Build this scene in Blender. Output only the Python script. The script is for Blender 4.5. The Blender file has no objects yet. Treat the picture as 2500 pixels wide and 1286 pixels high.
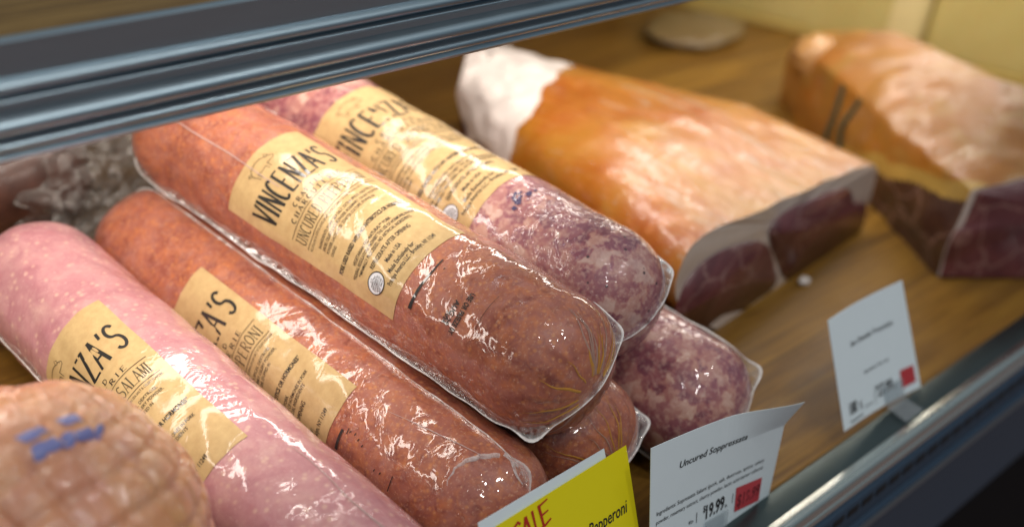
import bpy, bmesh, math, random
import numpy as np
from mathutils import Vector, Matrix, noise as mn
random.seed(4)
S = bpy.context.scene
COL = S.collection
R_ = math.radians

# ------------------------------------------------------------------ helpers
def tag(o, label=None, cat=None, group=None, kind=None):
    if label: o['label'] = label
    if cat: o['category'] = cat
    if group: o['group'] = group
    if kind: o['kind'] = kind
    return o

def empty(name, loc):
    o = bpy.data.objects.new(name, None); COL.objects.link(o)
    o.location = loc; o.empty_display_size = .02
    return o

def mesh(name, verts, faces, mat, parent=None, origin=(0, 0, 0), smooth=True, uvs=None):
    """verts are world positions; the object sits at origin (its thing's base)"""
    me = bpy.data.meshes.new(name)
    ox, oy, oz = origin
    me.from_pydata([(v[0]-ox, v[1]-oy, v[2]-oz) for v in verts], [], faces)
    me.update()
    if smooth:
        me.polygons.foreach_set('use_smooth', [True]*len(me.polygons))
    if uvs is not None:
        ul = me.uv_layers.new(name='UVMap')
        for lp in me.loops:
            ul.data[lp.index].uv = uvs[lp.vertex_index]
    o = bpy.data.objects.new(name, me); COL.objects.link(o)
    if mat: me.materials.append(mat)
    if parent: o.parent = parent
    else: o.location = origin
    return o

def grid_faces(nu, nv, cu=False, cv=False):
    f = []
    for i in range(nu if cu else nu-1):
        for j in range(nv if cv else nv-1):
            a = i*nv+j; b = ((i+1) % nu)*nv+j
            c = ((i+1) % nu)*nv+(j+1) % nv; d = i*nv+(j+1) % nv
            f.append((a, b, c, d))
    return f

def box_bm(bm, lo, hi, bevel=0, seg=2):
    r = bmesh.ops.create_cube(bm, size=1)
    vs = r['verts']
    for v in vs:
        v.co = Vector([lo[k]+(v.co[k]+.5)*(hi[k]-lo[k]) for k in range(3)])
    if bevel:
        es = {e for v in vs for e in v.link_edges}
        bmesh.ops.bevel(bm, geom=list(es), offset=bevel, segments=seg, profile=.5, affect='EDGES')

def bm_obj(name, bm, mat, parent=None, origin=(0, 0, 0), smooth=False):
    me = bpy.data.meshes.new(name)
    bmesh.ops.translate(bm, verts=bm.verts, vec=-Vector(origin))
    bm.to_mesh(me); bm.free()
    if smooth: me.polygons.foreach_set('use_smooth', [True]*len(me.polygons))
    o = bpy.data.objects.new(name, me); COL.objects.link(o)
    if mat: me.materials.append(mat)
    if parent: o.parent = parent
    else: o.location = origin
    return o

def sm(a, b, x):
    t = min(1, max(0, (x-a)/(b-a))); return t*t*(3-2*t)

# ------------------------------------------------------------------ node helpers
class NT:
    def __init__(s, name):
        s.m = bpy.data.materials.new(name); s.m.use_nodes = True
        s.t = s.m.node_tree; s.t.nodes.clear()
        s.out = s.t.nodes.new('ShaderNodeOutputMaterial')
    def n(s, typ, **kw):
        nd = s.t.nodes.new(typ)
        for k, v in kw.items():
            if k.startswith('_'): setattr(nd, k[1:], v)
            else: s.set(nd, k, v)
        return nd
    def set(s, nd, k, v):
        k = k.replace('__', ' ')
        inp = nd.inputs[int(k[1:])] if (k[0] == 'i' and k[1:].isdigit()) else nd.inputs[k]
        if isinstance(v, bpy.types.NodeSocket): s.t.links.new(v, inp)
        else: inp.default_value = v
    def coord(s, scale=(1, 1, 1), loc=(0, 0, 0), rot=(0, 0, 0)):
        tc = s.n('ShaderNodeTexCoord')
        mp = s.n('ShaderNodeMapping', Vector=tc.outputs['Object'], Scale=scale, Location=loc, Rotation=rot)
        return mp.outputs[0]
    def noise(s, vec, scale, detail=3, rough=.5, dist=0):
        return s.n('ShaderNodeTexNoise', Vector=vec, Scale=scale, Detail=detail, Roughness=rough, Distortion=dist).outputs['Fac']
    def voro(s, vec, scale, feat='F1', rnd=1.0, out='Distance'):
        return s.n('ShaderNodeTexVoronoi', _feature=feat, Vector=vec, Scale=scale, Randomness=rnd).outputs[out]
    def ramp(s, fac, stops):
        nd = s.n('ShaderNodeValToRGB', Fac=fac); cr = nd.color_ramp
        while len(cr.elements) < len(stops): cr.elements.new(.5)
        for e, (p, c) in zip(cr.elements, stops):
            e.position = p
            e.color = (c, c, c, 1) if not hasattr(c, '__len__') else (*c, 1)
        return nd.outputs[0]
    def mix(s, fac, a, b, mode='MIX'):
        nd = s.n('ShaderNodeMix', _data_type='RGBA', _blend_type=mode)
        s.set(nd, 'i0', fac)
        for k, v in ((6, a), (7, b)):
            if isinstance(v, bpy.types.NodeSocket): s.t.links.new(v, nd.inputs[k])
            else: nd.inputs[k].default_value = (*v, 1)
        return nd.outputs[2]
    def math(s, op, a, b=0., c=None):
        nd = s.n('ShaderNodeMath', _operation=op, i0=a, i1=b)
        if c is not None: s.set(nd, 'i2', c)
        return nd.outputs[0]
    def bump(s, h, dist, strength=1.0, normal=None):
        nd = s.n('ShaderNodeBump', Height=h, Distance=dist, Strength=strength)
        if normal is not None: s.set(nd, 'Normal', normal)
        return nd.outputs[0]
    def bsdf(s, **kw):
        nd = s.n('ShaderNodeBsdfPrincipled', **kw); return nd
    def finish(s, sh):
        s.t.links.new(sh, s.out.inputs[0]); return s.m

def col(c): return (*c, 1)

def wrinkle(t, loc, amp=1.0, stretch=(1, 1, 1), coarse=33, fine=56, rid=.09):
    """height field of a cling film: slack waves with sharper creases, as a bump normal"""
    v = t.coord(scale=stretch, loc=loc)
    n1 = t.noise(v, coarse, 2.0, .5, .6)
    n2 = t.noise(v, fine, 2.0, .55, 1.2)
    ridge = t.math('ABSOLUTE', t.math('SUBTRACT', n2, .5))
    ridge = t.math('POWER', t.math('MAXIMUM', t.math('SUBTRACT', 1.0, t.math('MULTIPLY', ridge, 5.0)), 0.0), 2.0)
    # slack only here and there
    msk = t.ramp(t.noise(v, 14, 1.5), [(.38, .25), (.62, 1.0)])
    h = t.math('ADD', t.math('MULTIPLY', n1, 1.0), t.math('MULTIPLY', ridge, rid))
    h = t.math('MULTIPLY', h, msk)
    return t.bump(h, .0022*amp)

# ------------------------------------------------------------------ meat materials
def mat_pepperoni(name, seed):
    t = NT(name); v = t.coord(loc=(seed*1.7, seed*.9, seed*2.3))
    big = t.noise(v, 26, 4, .6, .5)
    base = t.ramp(big, [(.25, (.20, .052, .036)), (.45, (.32, .096, .064)), (.62, (.40, .138, .095)), (.8, (.46, .20, .155))])
    med = t.noise(v, 110, 3, .65, .8)
    base = t.mix(t.ramp(med, [(.42, 0), (.66, .75)]), base, (.52, .17, .065))
    dk = t.noise(v, 75, 3, .6, 1.0)
    base = t.mix(t.ramp(dk, [(.55, 0), (.72, .7)]), base, (.19, .04, .028))
    haze = t.noise(v, 40, 4, .7, 1.5)
    base = t.mix(t.ramp(haze, [(.47, .0), (.74, .42)]), base, (.48, .25, .21))
    sp = t.voro(v, 150)
    base = t.mix(t.ramp(sp, [(.10, .65), (.28, 0)]), base, (.60, .24, .085))
    fl = t.noise(v, 480, 2, .6)
    base = t.mix(t.ramp(fl, [(.57, 0), (.72, .5)]), base, (.64, .38, .25))
    b = t.bsdf(Base__Color=base, Roughness=.45, Coat__Weight=1.0, Coat__Roughness=.045, Coat__IOR=1.5,
               Coat__Normal=wrinkle(t, (seed, 0, seed*3)), Subsurface__Weight=.12, Subsurface__Scale=.004,
               Subsurface__Radius=(1, .3, .2))
    t.set(b, 'Normal', t.bump(med, .0006, .6)); t.set(b, 'Specular__IOR__Level', .3)
    return t.finish(b.outputs[0])

def mat_soppressata(name, seed, dark=0.):
    t = NT(name); v0 = t.coord(loc=(seed*1.3, seed*.7, seed*2.1))
    w = t.n('ShaderNodeTexNoise', Vector=v0, Scale=90., Detail=3.).outputs['Color']
    v = t.n('ShaderNodeVectorMath', _operation='MULTIPLY_ADD', i0=w, i1=(.022, .022, .022), i2=v0).outputs[0]
    vn = t.n('ShaderNodeTexVoronoi', _feature='SMOOTH_F1', Vector=v, Scale=98.)
    vn.inputs['Smoothness'].default_value = .55
    g = t.n('ShaderNodeSeparateColor', Color=vn.outputs['Color']).outputs[0]
    g = t.math('ADD', t.math('MULTIPLY', g, .64), t.math('MULTIPLY', t.noise(v, 120, 4, .7, .8), .44))
    base = t.ramp(g, [(.22, (.18, .055, .08)), (.36, (.27, .09, .105)), (.48, (.33, .12, .125)), (.60, (.42, .18, .155)), (.72, (.52, .28, .22)), (.86, (.66, .46, .38))])
    n = t.noise(v0, 30, 3, .6)
    base = t.mix(t.ramp(n, [(.4, 0), (.7, .6)]), base, (.24, .075, .12))
    n2 = t.noise(v0, 260, 3, .6)
    base = t.mix(t.ramp(n2, [(.48, 0), (.68, .65)]), base, (.60, .38, .32))
    pep = t.voro(v0, 60)
    base = t.mix(t.ramp(pep, [(.05, .9), (.09, 0)]), base, (.03, .02, .025))
    if dark: base = t.mix(dark, base, (.14, .03, .035))
    b = t.bsdf(Base__Color=base, Roughness=.42, Coat__Weight=1.0, Coat__Roughness=.04, Coat__IOR=1.5,
               Coat__Normal=wrinkle(t, (seed, 2, seed*2), 1.1, coarse=44, fine=62, rid=.09), Subsurface__Weight=.12,
               Subsurface__Scale=.004, Subsurface__Radius=(1, .35, .3))
    t.set(b, 'Normal', t.bump(g, .0006, .4)); t.set(b, 'Specular__IOR__Level', .3)
    return t.finish(b.outputs[0])

def mat_pink_salami(name, seed):
    t = NT(name); v = t.coord(loc=(seed, seed*.4, 0))
    base = t.ramp(t.noise(v, 38, 4, .65, .6), [(.28, (.42, .17, .20)), (.5, (.52, .25, .265)), (.72, (.60, .34, .32))])
    base = t.mix(t.ramp(t.noise(v, 150, 3, .6), [(.45, 0), (.7, .5)]), base, (.44, .17, .20))
    base = t.mix(t.ramp(t.voro(v, 130), [(.12, .8), (.30, 0)]), base, (.66, .42, .34))
    base = t.mix(t.ramp(t.noise(v, 420, 2, .6), [(.6, 0), (.78, .5)]), base, (.72, .5, .44))
    b = t.bsdf(Base__Color=base, Roughness=.42, Coat__Weight=1.0, Coat__Roughness=.045, Coat__IOR=1.5,
               Coat__Normal=wrinkle(t, (seed, 1, 4), .95), Subsurface__Weight=.15, Subsurface__Scale=.004,
               Subsurface__Radius=(1, .4, .35))
    t.set(b, 'Specular__IOR__Level', .3)
    return t.finish(b.outputs[0])

def mat_label(seed):
    t = NT('kraft_label_paper'); v = t.coord()
    base = t.ramp(t.noise(v, 160, 4, .65), [(.3, (.49, .33, .15)), (.7, (.58, .41, .195))])
    base = t.mix(t.ramp(t.noise(v, 900, 2), [(.55, 0), (.75, .25)]), base, (.45, .27, .09))
    b = t.bsdf(Base__Color=base, Roughness=.6, Coat__Weight=.7, Coat__Roughness=.09, Coat__IOR=1.5,
               Coat__Normal=wrinkle(t, (seed, 0, seed*3), .7, coarse=30, fine=50, rid=.05))
    t.set(b, 'Specular__IOR__Level', .2)
    return t.finish(b.outputs[0])

def mat_simple(name, c, rough=.5, coat=0., metal=0., var=0., scale=60, wr=None, spec=.4):
    t = NT(name); v = t.coord()
    if var:
        base = t.mix(t.noise(v, scale, 4, .6), tuple(x*(1-var) for x in c), tuple(min(1, x*(1+var)) for x in c))
    else: base = col(c)
    b = t.bsdf(Base__Color=base, Roughness=rough, Metallic=metal)
    t.set(b, 'Specular__IOR__Level', spec)
    if coat:
        t.set(b, 'Coat__Weight', coat); t.set(b, 'Coat__Roughness', .05)
        if wr is not None: t.set(b, 'Coat__Normal', wrinkle(t, (wr, 0, wr*3), .75, coarse=30, fine=50, rid=.05))
    return t.finish(b.outputs[0])

def mat_film():
    """clear sealed plastic: UV.x runs 0 (at the meat) to 1 (the welded outer edge)"""
    t = NT('clear_vacuum_film')
    uv = t.n('ShaderNodeTexCoord').outputs['UV']
    x = t.n('ShaderNodeSeparateXYZ', Vector=uv).outputs[0]
    v = t.coord()
    st = t.noise(v, 220, 3, .6, .8)
    op = t.math('ADD', t.ramp(x, [(.0, .05), (.55, .13), (.76, .28), (.86, .85), (1.0, .95)]), t.math('MULTIPLY', t.math('SUBTRACT', st, .5), .9))
    op = t.n('ShaderNodeClamp', Value=op).outputs[0]
    p = t.bsdf(Base__Color=col((.84, .82, .80)), Roughness=.25, Normal=t.bump(t.noise(v, 160, 3, .6, 1.0), .0012))
    tr = t.n('ShaderNodeBsdfTransparent', Color=col((.97, .97, .97)))
    gl = t.n('ShaderNodeBsdfGlossy', Color=col((1, 1, 1)), Roughness=.08, Normal=t.bump(t.noise(v, 120, 3, .6, 1.0), .002))
    fr = t.n('ShaderNodeFresnel', IOR=1.45)
    m1 = t.n('ShaderNodeMixShader', Fac=fr.outputs[0], i1=tr.outputs[0], i2=gl.outputs[0])
    m2 = t.n('ShaderNodeMixShader', Fac=op, i1=m1.outputs[0], i2=p.outputs[0])
    return t.finish(m2.outputs[0])

def mat_wood(name, dark, mid, light, scale=1.0, rough=.42):
    t = NT(name)
    v = t.coord(scale=(1.6*scale, 26*scale, 26*scale))
    n = t.noise(v, 2.2, 5, .62, .8)
    base = t.ramp(n, [(.32, dark), (.5, mid), (.66, light)])
    v2 = t.coord(scale=(6*scale, 240*scale, 240*scale))
    base = t.mix(t.ramp(t.noise(v2, 1.0, 3, .6), [(.42, 0), (.7, .5)]), base, tuple(x*.55 for x in dark))
    v3 = t.coord(scale=(1, 2.4, 1))
    base = t.mix(t.ramp(t.noise(v3, 5.0, 2), [(.35, .35), (.6, 0)]), base, dark)
    yy = t.math('MULTIPLY', t.n('ShaderNodeSeparateXYZ', Vector=t.coord()).outputs[1], 9.2)
    pl = t.n('ShaderNodeTexWhiteNoise', _noise_dimensions='1D', W=t.math('FLOOR', yy)).outputs[0]
    base = t.mix(t.math('MULTIPLY', pl, .55), base, tuple(x*.62 for x in dark))
    fr_ = t.math('ABSOLUTE', t.math('SUBTRACT', t.math('FRACT', yy), .5))
    base = t.mix(t.ramp(fr_, [(.488, 0), (.497, .8)]), base, tuple(x*.25 for x in dark))
    sc = t.noise(t.coord(scale=(9, 60, 9), rot=(0, 0, .5)), 6.0, 4, .7)
    base = t.mix(t.ramp(sc, [(.62, 0), (.72, .25)]), base, tuple(min(1, x*1.5) for x in light))
    rough = t.math('ADD', t.math('MULTIPLY', t.noise(t.coord(), 18, 4, .6), .35), rough-.18)
    b = t.bsdf(Base__Color=base, Roughness=rough, Normal=t.bump(n, .0008, .5))
    t.set(b, 'Specular__IOR__Level', .35)
    return t.finish(b.outputs[0])

def mat_metal(name, c, rough, aniso=.0, brush=(3, 900, 900), bstr=.15):
    t = NT(name); v = t.coord(scale=brush)
    n = t.noise(v, 1.0, 3, .6)
    sg = t.noise(t.coord(scale=(1, 3, 3)), 14, 5, .65, .5)
    rg = t.math('ADD', t.math('ADD', t.math('MULTIPLY', n, .16), rough-.16), t.math('MULTIPLY', sg, .16))
    b = t.bsdf(Base__Color=col(c), Metallic=1.0, Roughness=rg, Normal=t.bump(n, .00006, bstr))
    return t.finish(b.outputs[0])

INK = mat_simple('black_label_ink', (.012, .011, .010), .55, coat=1.0, wr=1.0)
INKD = mat_simple('black_date_ink', (.02, .016, .016), .5, coat=1.0, wr=1.0)
INKT = mat_simple('black_card_ink', (.015, .015, .017), .6)
RULE = mat_simple('brown_rule_ink', (.09, .065, .03), .6, coat=1.0, wr=1.0)
FILM = mat_film()
PAPER = mat_simple('white_card', (.70, .79, .83), .55, var=.02)
WHITE_INK = mat_simple('white_mark', (.74, .76, .80), .5, coat=1.0, wr=2.0)

# ------------------------------------------------------------------ lettering
class Flat:
    """collects 2-D polygons (metres) to be mapped onto a surface"""
    def __init__(s): s.v = []; s.f = []
    def quad(s, pts):
        i = len(s.v); s.v += pts; s.f.append(tuple(range(i, i+len(pts))))
    def line(s, pts, w, w2=None):
        n = len(pts)
        L = [0.]
        for a, b in zip(pts, pts[1:]): L.append(L[-1]+math.hypot(b[0]-a[0], b[1]-a[1]))
        left = []; right = []
        for i, p in enumerate(pts):
            a = pts[max(0, i-1)]; b = pts[min(n-1, i+1)]
            dx, dy = b[0]-a[0], b[1]-a[1]; l = math.hypot(dx, dy) or 1
            ww = w if w2 is None else w+(w2-w)*L[i]/(L[-1] or 1)
            nx, ny = -dy/l*ww/2, dx/l*ww/2
            left.append((p[0]+nx, p[1]+ny)); right.append((p[0]-nx, p[1]-ny))
        i0 = len(s.v); s.v += left+right
        for k in range(n-1): s.f.append((i0+n+k, i0+n+k+1, i0+k+1, i0+k))
    def text(s, body, x0, x1, y, h, bold=0., shear=0., fit=True, align='L', rot=0):
        cu = bpy.data.curves.new('lettering', 'FONT'); cu.body = body; cu.size = 1
        cu.offset = bold; cu.shear = shear; cu.resolution_u = 2; cu.space_character = 1.0
        ob = bpy.data.objects.new('lettering', cu)
        COL.objects.link(ob)
        dg = bpy.context.evaluated_depsgraph_get(); ev = ob.evaluated_get(dg); me = ev.to_mesh()
        vs = [(v.co.x, v.co.y) for v in me.vertices]; fs = [tuple(p.vertices) for p in me.polygons]
        ev.to_mesh_clear(); bpy.data.objects.remove(ob); bpy.data.curves.remove(cu)
        if not vs: return
        mnx = min(v[0] for v in vs); mxx = max(v[0] for v in vs)
        sy = h/.69
        sx = (x1-x0)/(mxx-mnx) if fit else sy
        i = len(s.v)
        for a, b in vs:
            X = (a-mnx)*sx; Y = b*sy
            if rot == 180: s.v.append((x1-X, y+h-Y))
            else: s.v.append((x0+X, y+Y))
        s.f += [tuple(i+k for k in f) for f in fs]

def arc(cx, cy, rx, ry, a0, a1, n=14):
    return [(cx+rx*math.cos(R_(a0+(a1-a0)*k/n)), cy+ry*math.sin(R_(a0+(a1-a0)*k/n))) for k in range(n+1)]
# stroke alphabet: (polyline, weight); weight 1 thick, .4 thin; 'serif' = points that carry a serif
G = {
 'A': ([([(0, 0), (.5, 1)], .5), ([(.5, 1), (1, 0)], 1), ([(.2, .34), (.8, .34)], .45)], [(0, 0), (1, 0)]),
 'C': ([(arc(.55, .5, .5, .5, 55, 305, 18), 1)], []),
 'D': ([([(.15, 0), (.15, 1)], 1), ([(.15, 1)]+arc(.4, .5, .55, .5, 90, -90, 14)+[(.15, 0)], .7)], [(.15, 0), (.15, 1)]),
 'E': ([([(.15, 0), (.15, 1)], 1), ([(.15, .985), (.92, .985)], .45), ([(.15, .52), (.75, .52)], .45), ([(.15, .015), (.95, .015)], .45)], [(.15, 0), (.15, 1)]),
 'F': ([([(.15, 0), (.15, 1)], 1), ([(.15, .985), (.92, .985)], .45), ([(.15, .52), (.75, .52)], .45)], [(.15, 0), (.15, 1)]),
 'G': ([(arc(.55, .5, .5, .5, 55, 350, 18)+[(.7, .42)], .9)], []),
 'H': ([([(.1, 0), (.1, 1)], 1), ([(.9, 0), (.9, 1)], 1), ([(.1, .5), (.9, .5)], .45)], [(.1, 0), (.1, 1), (.9, 0), (.9, 1)]),
 'I': ([([(.5, 0), (.5, 1)], 1)], [(.5, 0), (.5, 1)]),
 'L': ([([(.15, 0), (.15, 1)], 1), ([(.15, .015), (.92, .015)], .45)], [(.15, 0), (.15, 1)]),
 'M': ([([(.05, 0), (.08, 1)], .5), ([(.08, 1), (.5, .1)], 1), ([(.5, .1), (.92, 1)], .5), ([(.92, 1), (.95, 0)], 1)], [(.05, 0), (.95, 0), (.08, 1), (.92, 1)]),
 'N': ([([(.1, 0), (.1, 1)], .55), ([(.1, 1), (.9, 0)], 1), ([(.9, 0), (.9, 1)], .55)], [(.1, 0), (.1, 1), (.9, 1)]),
 'O': ([(arc(.5, .5, .48, .5, 0, 360, 24), .85)], []),
 'P': ([([(.15, 0), (.15, 1)], 1), ([(.15, 1)]+arc(.4, .74, .5, .26, 90, -90, 12)+[(.15, .48)], .7)], [(.15, 0), (.15, 1)]),
 'R': ([([(.15, 0), (.15, 1)], 1), ([(.15, 1)]+arc(.4, .75, .5, .25, 90, -90, 12)+[(.15, .5)], .7), ([(.45, .5), (.95, 0)], .9)], [(.15, 0), (.15, 1), (.95, 0)]),
 'S': ([(arc(.5, .76, .4, .235, 30, 270, 14)[:-1]+arc(.5, .265, .42, .26, 90, -150, 14), .9)], []),
 'T': ([([(.5, 0), (.5, 1)], 1), ([(.02, .985), (.98, .985)], .45)], [(.5, 0)]),
 'U': ([([(.1, 1), (.1, .3)]+arc(.5, .3, .4, .3, 180, 360, 12)+[(.9, .3), (.9, 1)], .8)], [(.1, 1), (.9, 1)]),
 'V': ([([(.0, 1), (.5, 0)], 1), ([(.5, 0), (1, 1)], .8)], [(0, 1), (1, 1)]),
 'Z': ([([(.05, .975), (.95, .975)], .5), ([(.93, 1), (.07, 0)], 1), ([(.05, .025), (.98, .025)], .5)], []),
 "'": ([([(.6, 1), (.4, .76)], .8)], []),
}
def stroke_text(F, txt, x0, x1, y, h, w, serif=True, gap=.22, uniform=False, narrow={'I': .35, "'": .35, ' ': .6}):
    adv = [narrow.get(c, 1.0) for c in txt]
    unit = (x1-x0)/(sum(adv)+gap*(len(txt)-1))
    x = x0
    for c, a in zip(txt, adv):
        if c in G:
            st, sf = G[c]
            cw = unit*a
            for pts, wt in st:
                if uniform: wt = max(wt, .72)
                F.line([(x+p[0]*cw, y+p[1]*h) for p in pts], w*wt)
            if serif:
                for (px, py) in sf:
                    yy = y+py*h+(w*.18 if py == 0 else -w*.18)
                    F.line([(x+px*cw-w*1.1, yy), (x+px*cw+w*1.1, yy)], w*.4)
        x += unit*(a+gap)

# ------------------------------------------------------------------ salami builder
def axis_dir(yaw, pitch):
    return Vector((-math.sin(yaw)*math.cos(pitch), math.cos(yaw)*math.cos(pitch), math.sin(pitch)))

class Salami:
    def __init__(s, name, x, z, yaw, pitch, R, s0, s1, mat, label, group, cap0=.046, cap1=.05, seed=0, pleat=.0):
        s.ax = axis_dir(yaw, pitch); s.P0 = Vector((x, .557, z))
        s.side = s.ax.cross(Vector((0, 0, 1))).normalized(); s.up = s.side.cross(s.ax)
        s.R = R; s.s0 = s0; s.s1 = s1; s.c0 = cap0; s.c1 = cap1; s.seed = seed; s.pleat = pleat
        s.base = (x, .557, 0 if z < .1 else z-R)
        s.root = empty(name, s.base); tag(s.root, label, 'salami', group)
        s.body(mat)
    def prof(s, t):
        n = 2.35
        if t < s.s0+s.c0: x = (s.s0+s.c0-t)/s.c0
        elif t > s.s1-s.c1: x = (t-s.s1+s.c1)/s.c1
        else: return s.R, 0.
        x = min(1, max(0, x))
        return s.R*(1-x**n)**(1/n), x
    def pt(s, th, t, off=0.):
        r, x = s.prof(t)
        d = s.side*math.sin(th)+s.up*math.cos(th)
        q = Vector((math.sin(th)*1.6, math.cos(th)*1.6, t*18+s.seed*7.3))
        lump = (mn.noise(q)*.0021 + mn.noise(q*2.7)*.0008)*(1-x*.5)
        if s.pleat and x > .3 and t < 0:
            a = sm(.45, .95, x)
            lump += s.pleat*a*(math.sin(th*17+2*mn.noise(q*1.3))*.6+math.sin(th*29+1)*.4)*r/s.R*2
        return s.P0+s.ax*t+d*(r+lump*min(1, r/s.R*2)+off)
    def body(s, mat):
        ts = []
        n0 = 26
        for k in range(n0):
            a = k/n0*math.pi/2; ts.append(s.s0+s.c0*(1-math.sin(a)))
        ts[0] = s.s0+s.c0
        ts = [s.s0+s.c0*(1-math.cos(math.pi/2*k/n0)) for k in range(n0)]
        m = 130
        ts += [s.s0+s.c0+(s.s1-s.c1-s.s0-s.c0)*k/m for k in range(m)]
        ts += [s.s1-s.c1+s.c1*math.sin(math.pi/2*k/n0) for k in range(n0+1)]
        nt = 144
        vs = [s.pt(2*math.pi*j/nt, t) for t in ts for j in range(nt)]
        mesh('meat', vs, grid_faces(len(ts), nt, cv=True), mat, s.root, s.base)
    def patch(s, name, th0, th1, sa, sb, off, mat, parent, nu=48, nv=70):
        vs = [s.pt(R_(th0+(th1-th0)*i/nu), sa+(sb-sa)*j/nv, off) for i in range(nu+1) for j in range(nv+1)]
        return mesh(name, vs, grid_faces(nu+1, nv+1), mat, parent, s.base)
    def wrap(s, name, F, off, mat, parent):
        """F in metres: x = arc from theta 0, y = axial"""
        vs = [s.pt(x/s.R, y, off) for x, y in F.v]
        me = mesh(name, vs, F.f, mat, parent, s.base)
        me.data.polygons.foreach_set('use_smooth', [False]*len(me.data.polygons))
        # face outward
        bm = bmesh.new(); bm.from_mesh(me.data)
        for f in bm.faces:
            c = f.calc_center_median()+Vector(s.base)
            if f.normal.dot(c-s.P0-s.ax*((c-s.P0).dot(s.ax))) < 0: f.normal_flip()
        bm.to_mesh(me.data); bm.free()
        return me
    def flange(s, th_left, w=.003, nub=.006, wav=.0014, nubs=(1, 1)):
        """welded seam of the vacuum bag: a narrow ridge round the sausage in one plane through its axis, with a pinched corner"""
        L = s.side*math.sin(R_(th_left))+s.up*math.cos(R_(th_left)); N = s.ax.cross(L)
        half = []
        for k in range(30, -1, -1):
            a = math.pi/2*k/30; half.append((math.cos(a)**(2/2.35), s.s0+s.c0*(1-math.sin(a)**(2/2.35)), math.cos(a), -math.sin(a), k/30))
        m = 100
        for k in range(1, m): half.append((1, s.s0+s.c0+(s.s1-s.c1-s.s0-s.c0)*k/m, 1, 0, 0))
        for k in range(0, 31):
            a = math.pi/2*k/30; half.append((math.cos(a)**(2/2.35), s.s1-s.c1*(1-math.sin(a)**(2/2.35)), math.cos(a), math.sin(a), 0))
        path = [(-p, t, -nx, ny, k, nubs[1]) for p, t, nx, ny, k in half]+[(p, t, nx, ny, k, nubs[0]) for p, t, nx, ny, k in reversed(half)]
        vs = []; uvs = []; nv = 6
        for i, (p, t, nx, ny, k, nb) in enumerate(path):
            q0 = Vector((p*1.4+s.seed*3.1, t*38, s.seed))
            ww = w*(1+.55*mn.noise(q0))+nub*nb*math.exp(-((k-.42)/.13)**2)
            for j in range(nv):
                f = j/(nv-1)
                o = -.0012+(ww+.0012)*f
                q = Vector((p*2+s.seed, t*34, f*.7+s.seed))
                wv = (mn.noise(q)*wav+mn.noise(q*2.9)*wav*.6)*f
                vs.append(s.P0+s.ax*(t+ny*o)+L*(p*-s.R*-1+nx*o)+N*wv); uvs.append((f, i/len(path)))
        mesh('sealed_film_edge', vs, grid_faces(len(path), nv, cu=True), FILM, s.root, s.base, uvs=uvs)
    def strips(s, name, items, mat, off=.0005):
        """thin strips lying on the skin: items of (list of (theta deg, axial), w0, w1)"""
        vs, fs = [], []
        for pts, w0, w1 in items:
            n = len(pts)
            P = [s.pt(R_(a), t, off) for a, t in pts]
            i0 = len(vs)
            for i, p in enumerate(P):
                d = (P[min(n-1, i+1)]-P[max(0, i-1)]).normalized()
                out = (p-s.P0-s.ax*((p-s.P0).dot(s.ax))*.6).normalized()
                sd = d.cross(out).normalized(); f = i/(n-1); ww = (w0+(w1-w0)*f)*(.6+.4*math.sin(math.pi*f))
                vs += [p-sd*ww*.5, p+out*ww*.25, p+sd*ww*.5]
            for i in range(n-1):
                a = i0+i*3; fs += [(a, a+3, a+4, a+1), (a+1, a+4, a+5, a+2)]
        return mesh(name, vs, fs, mat, s.root, s.base)

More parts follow.
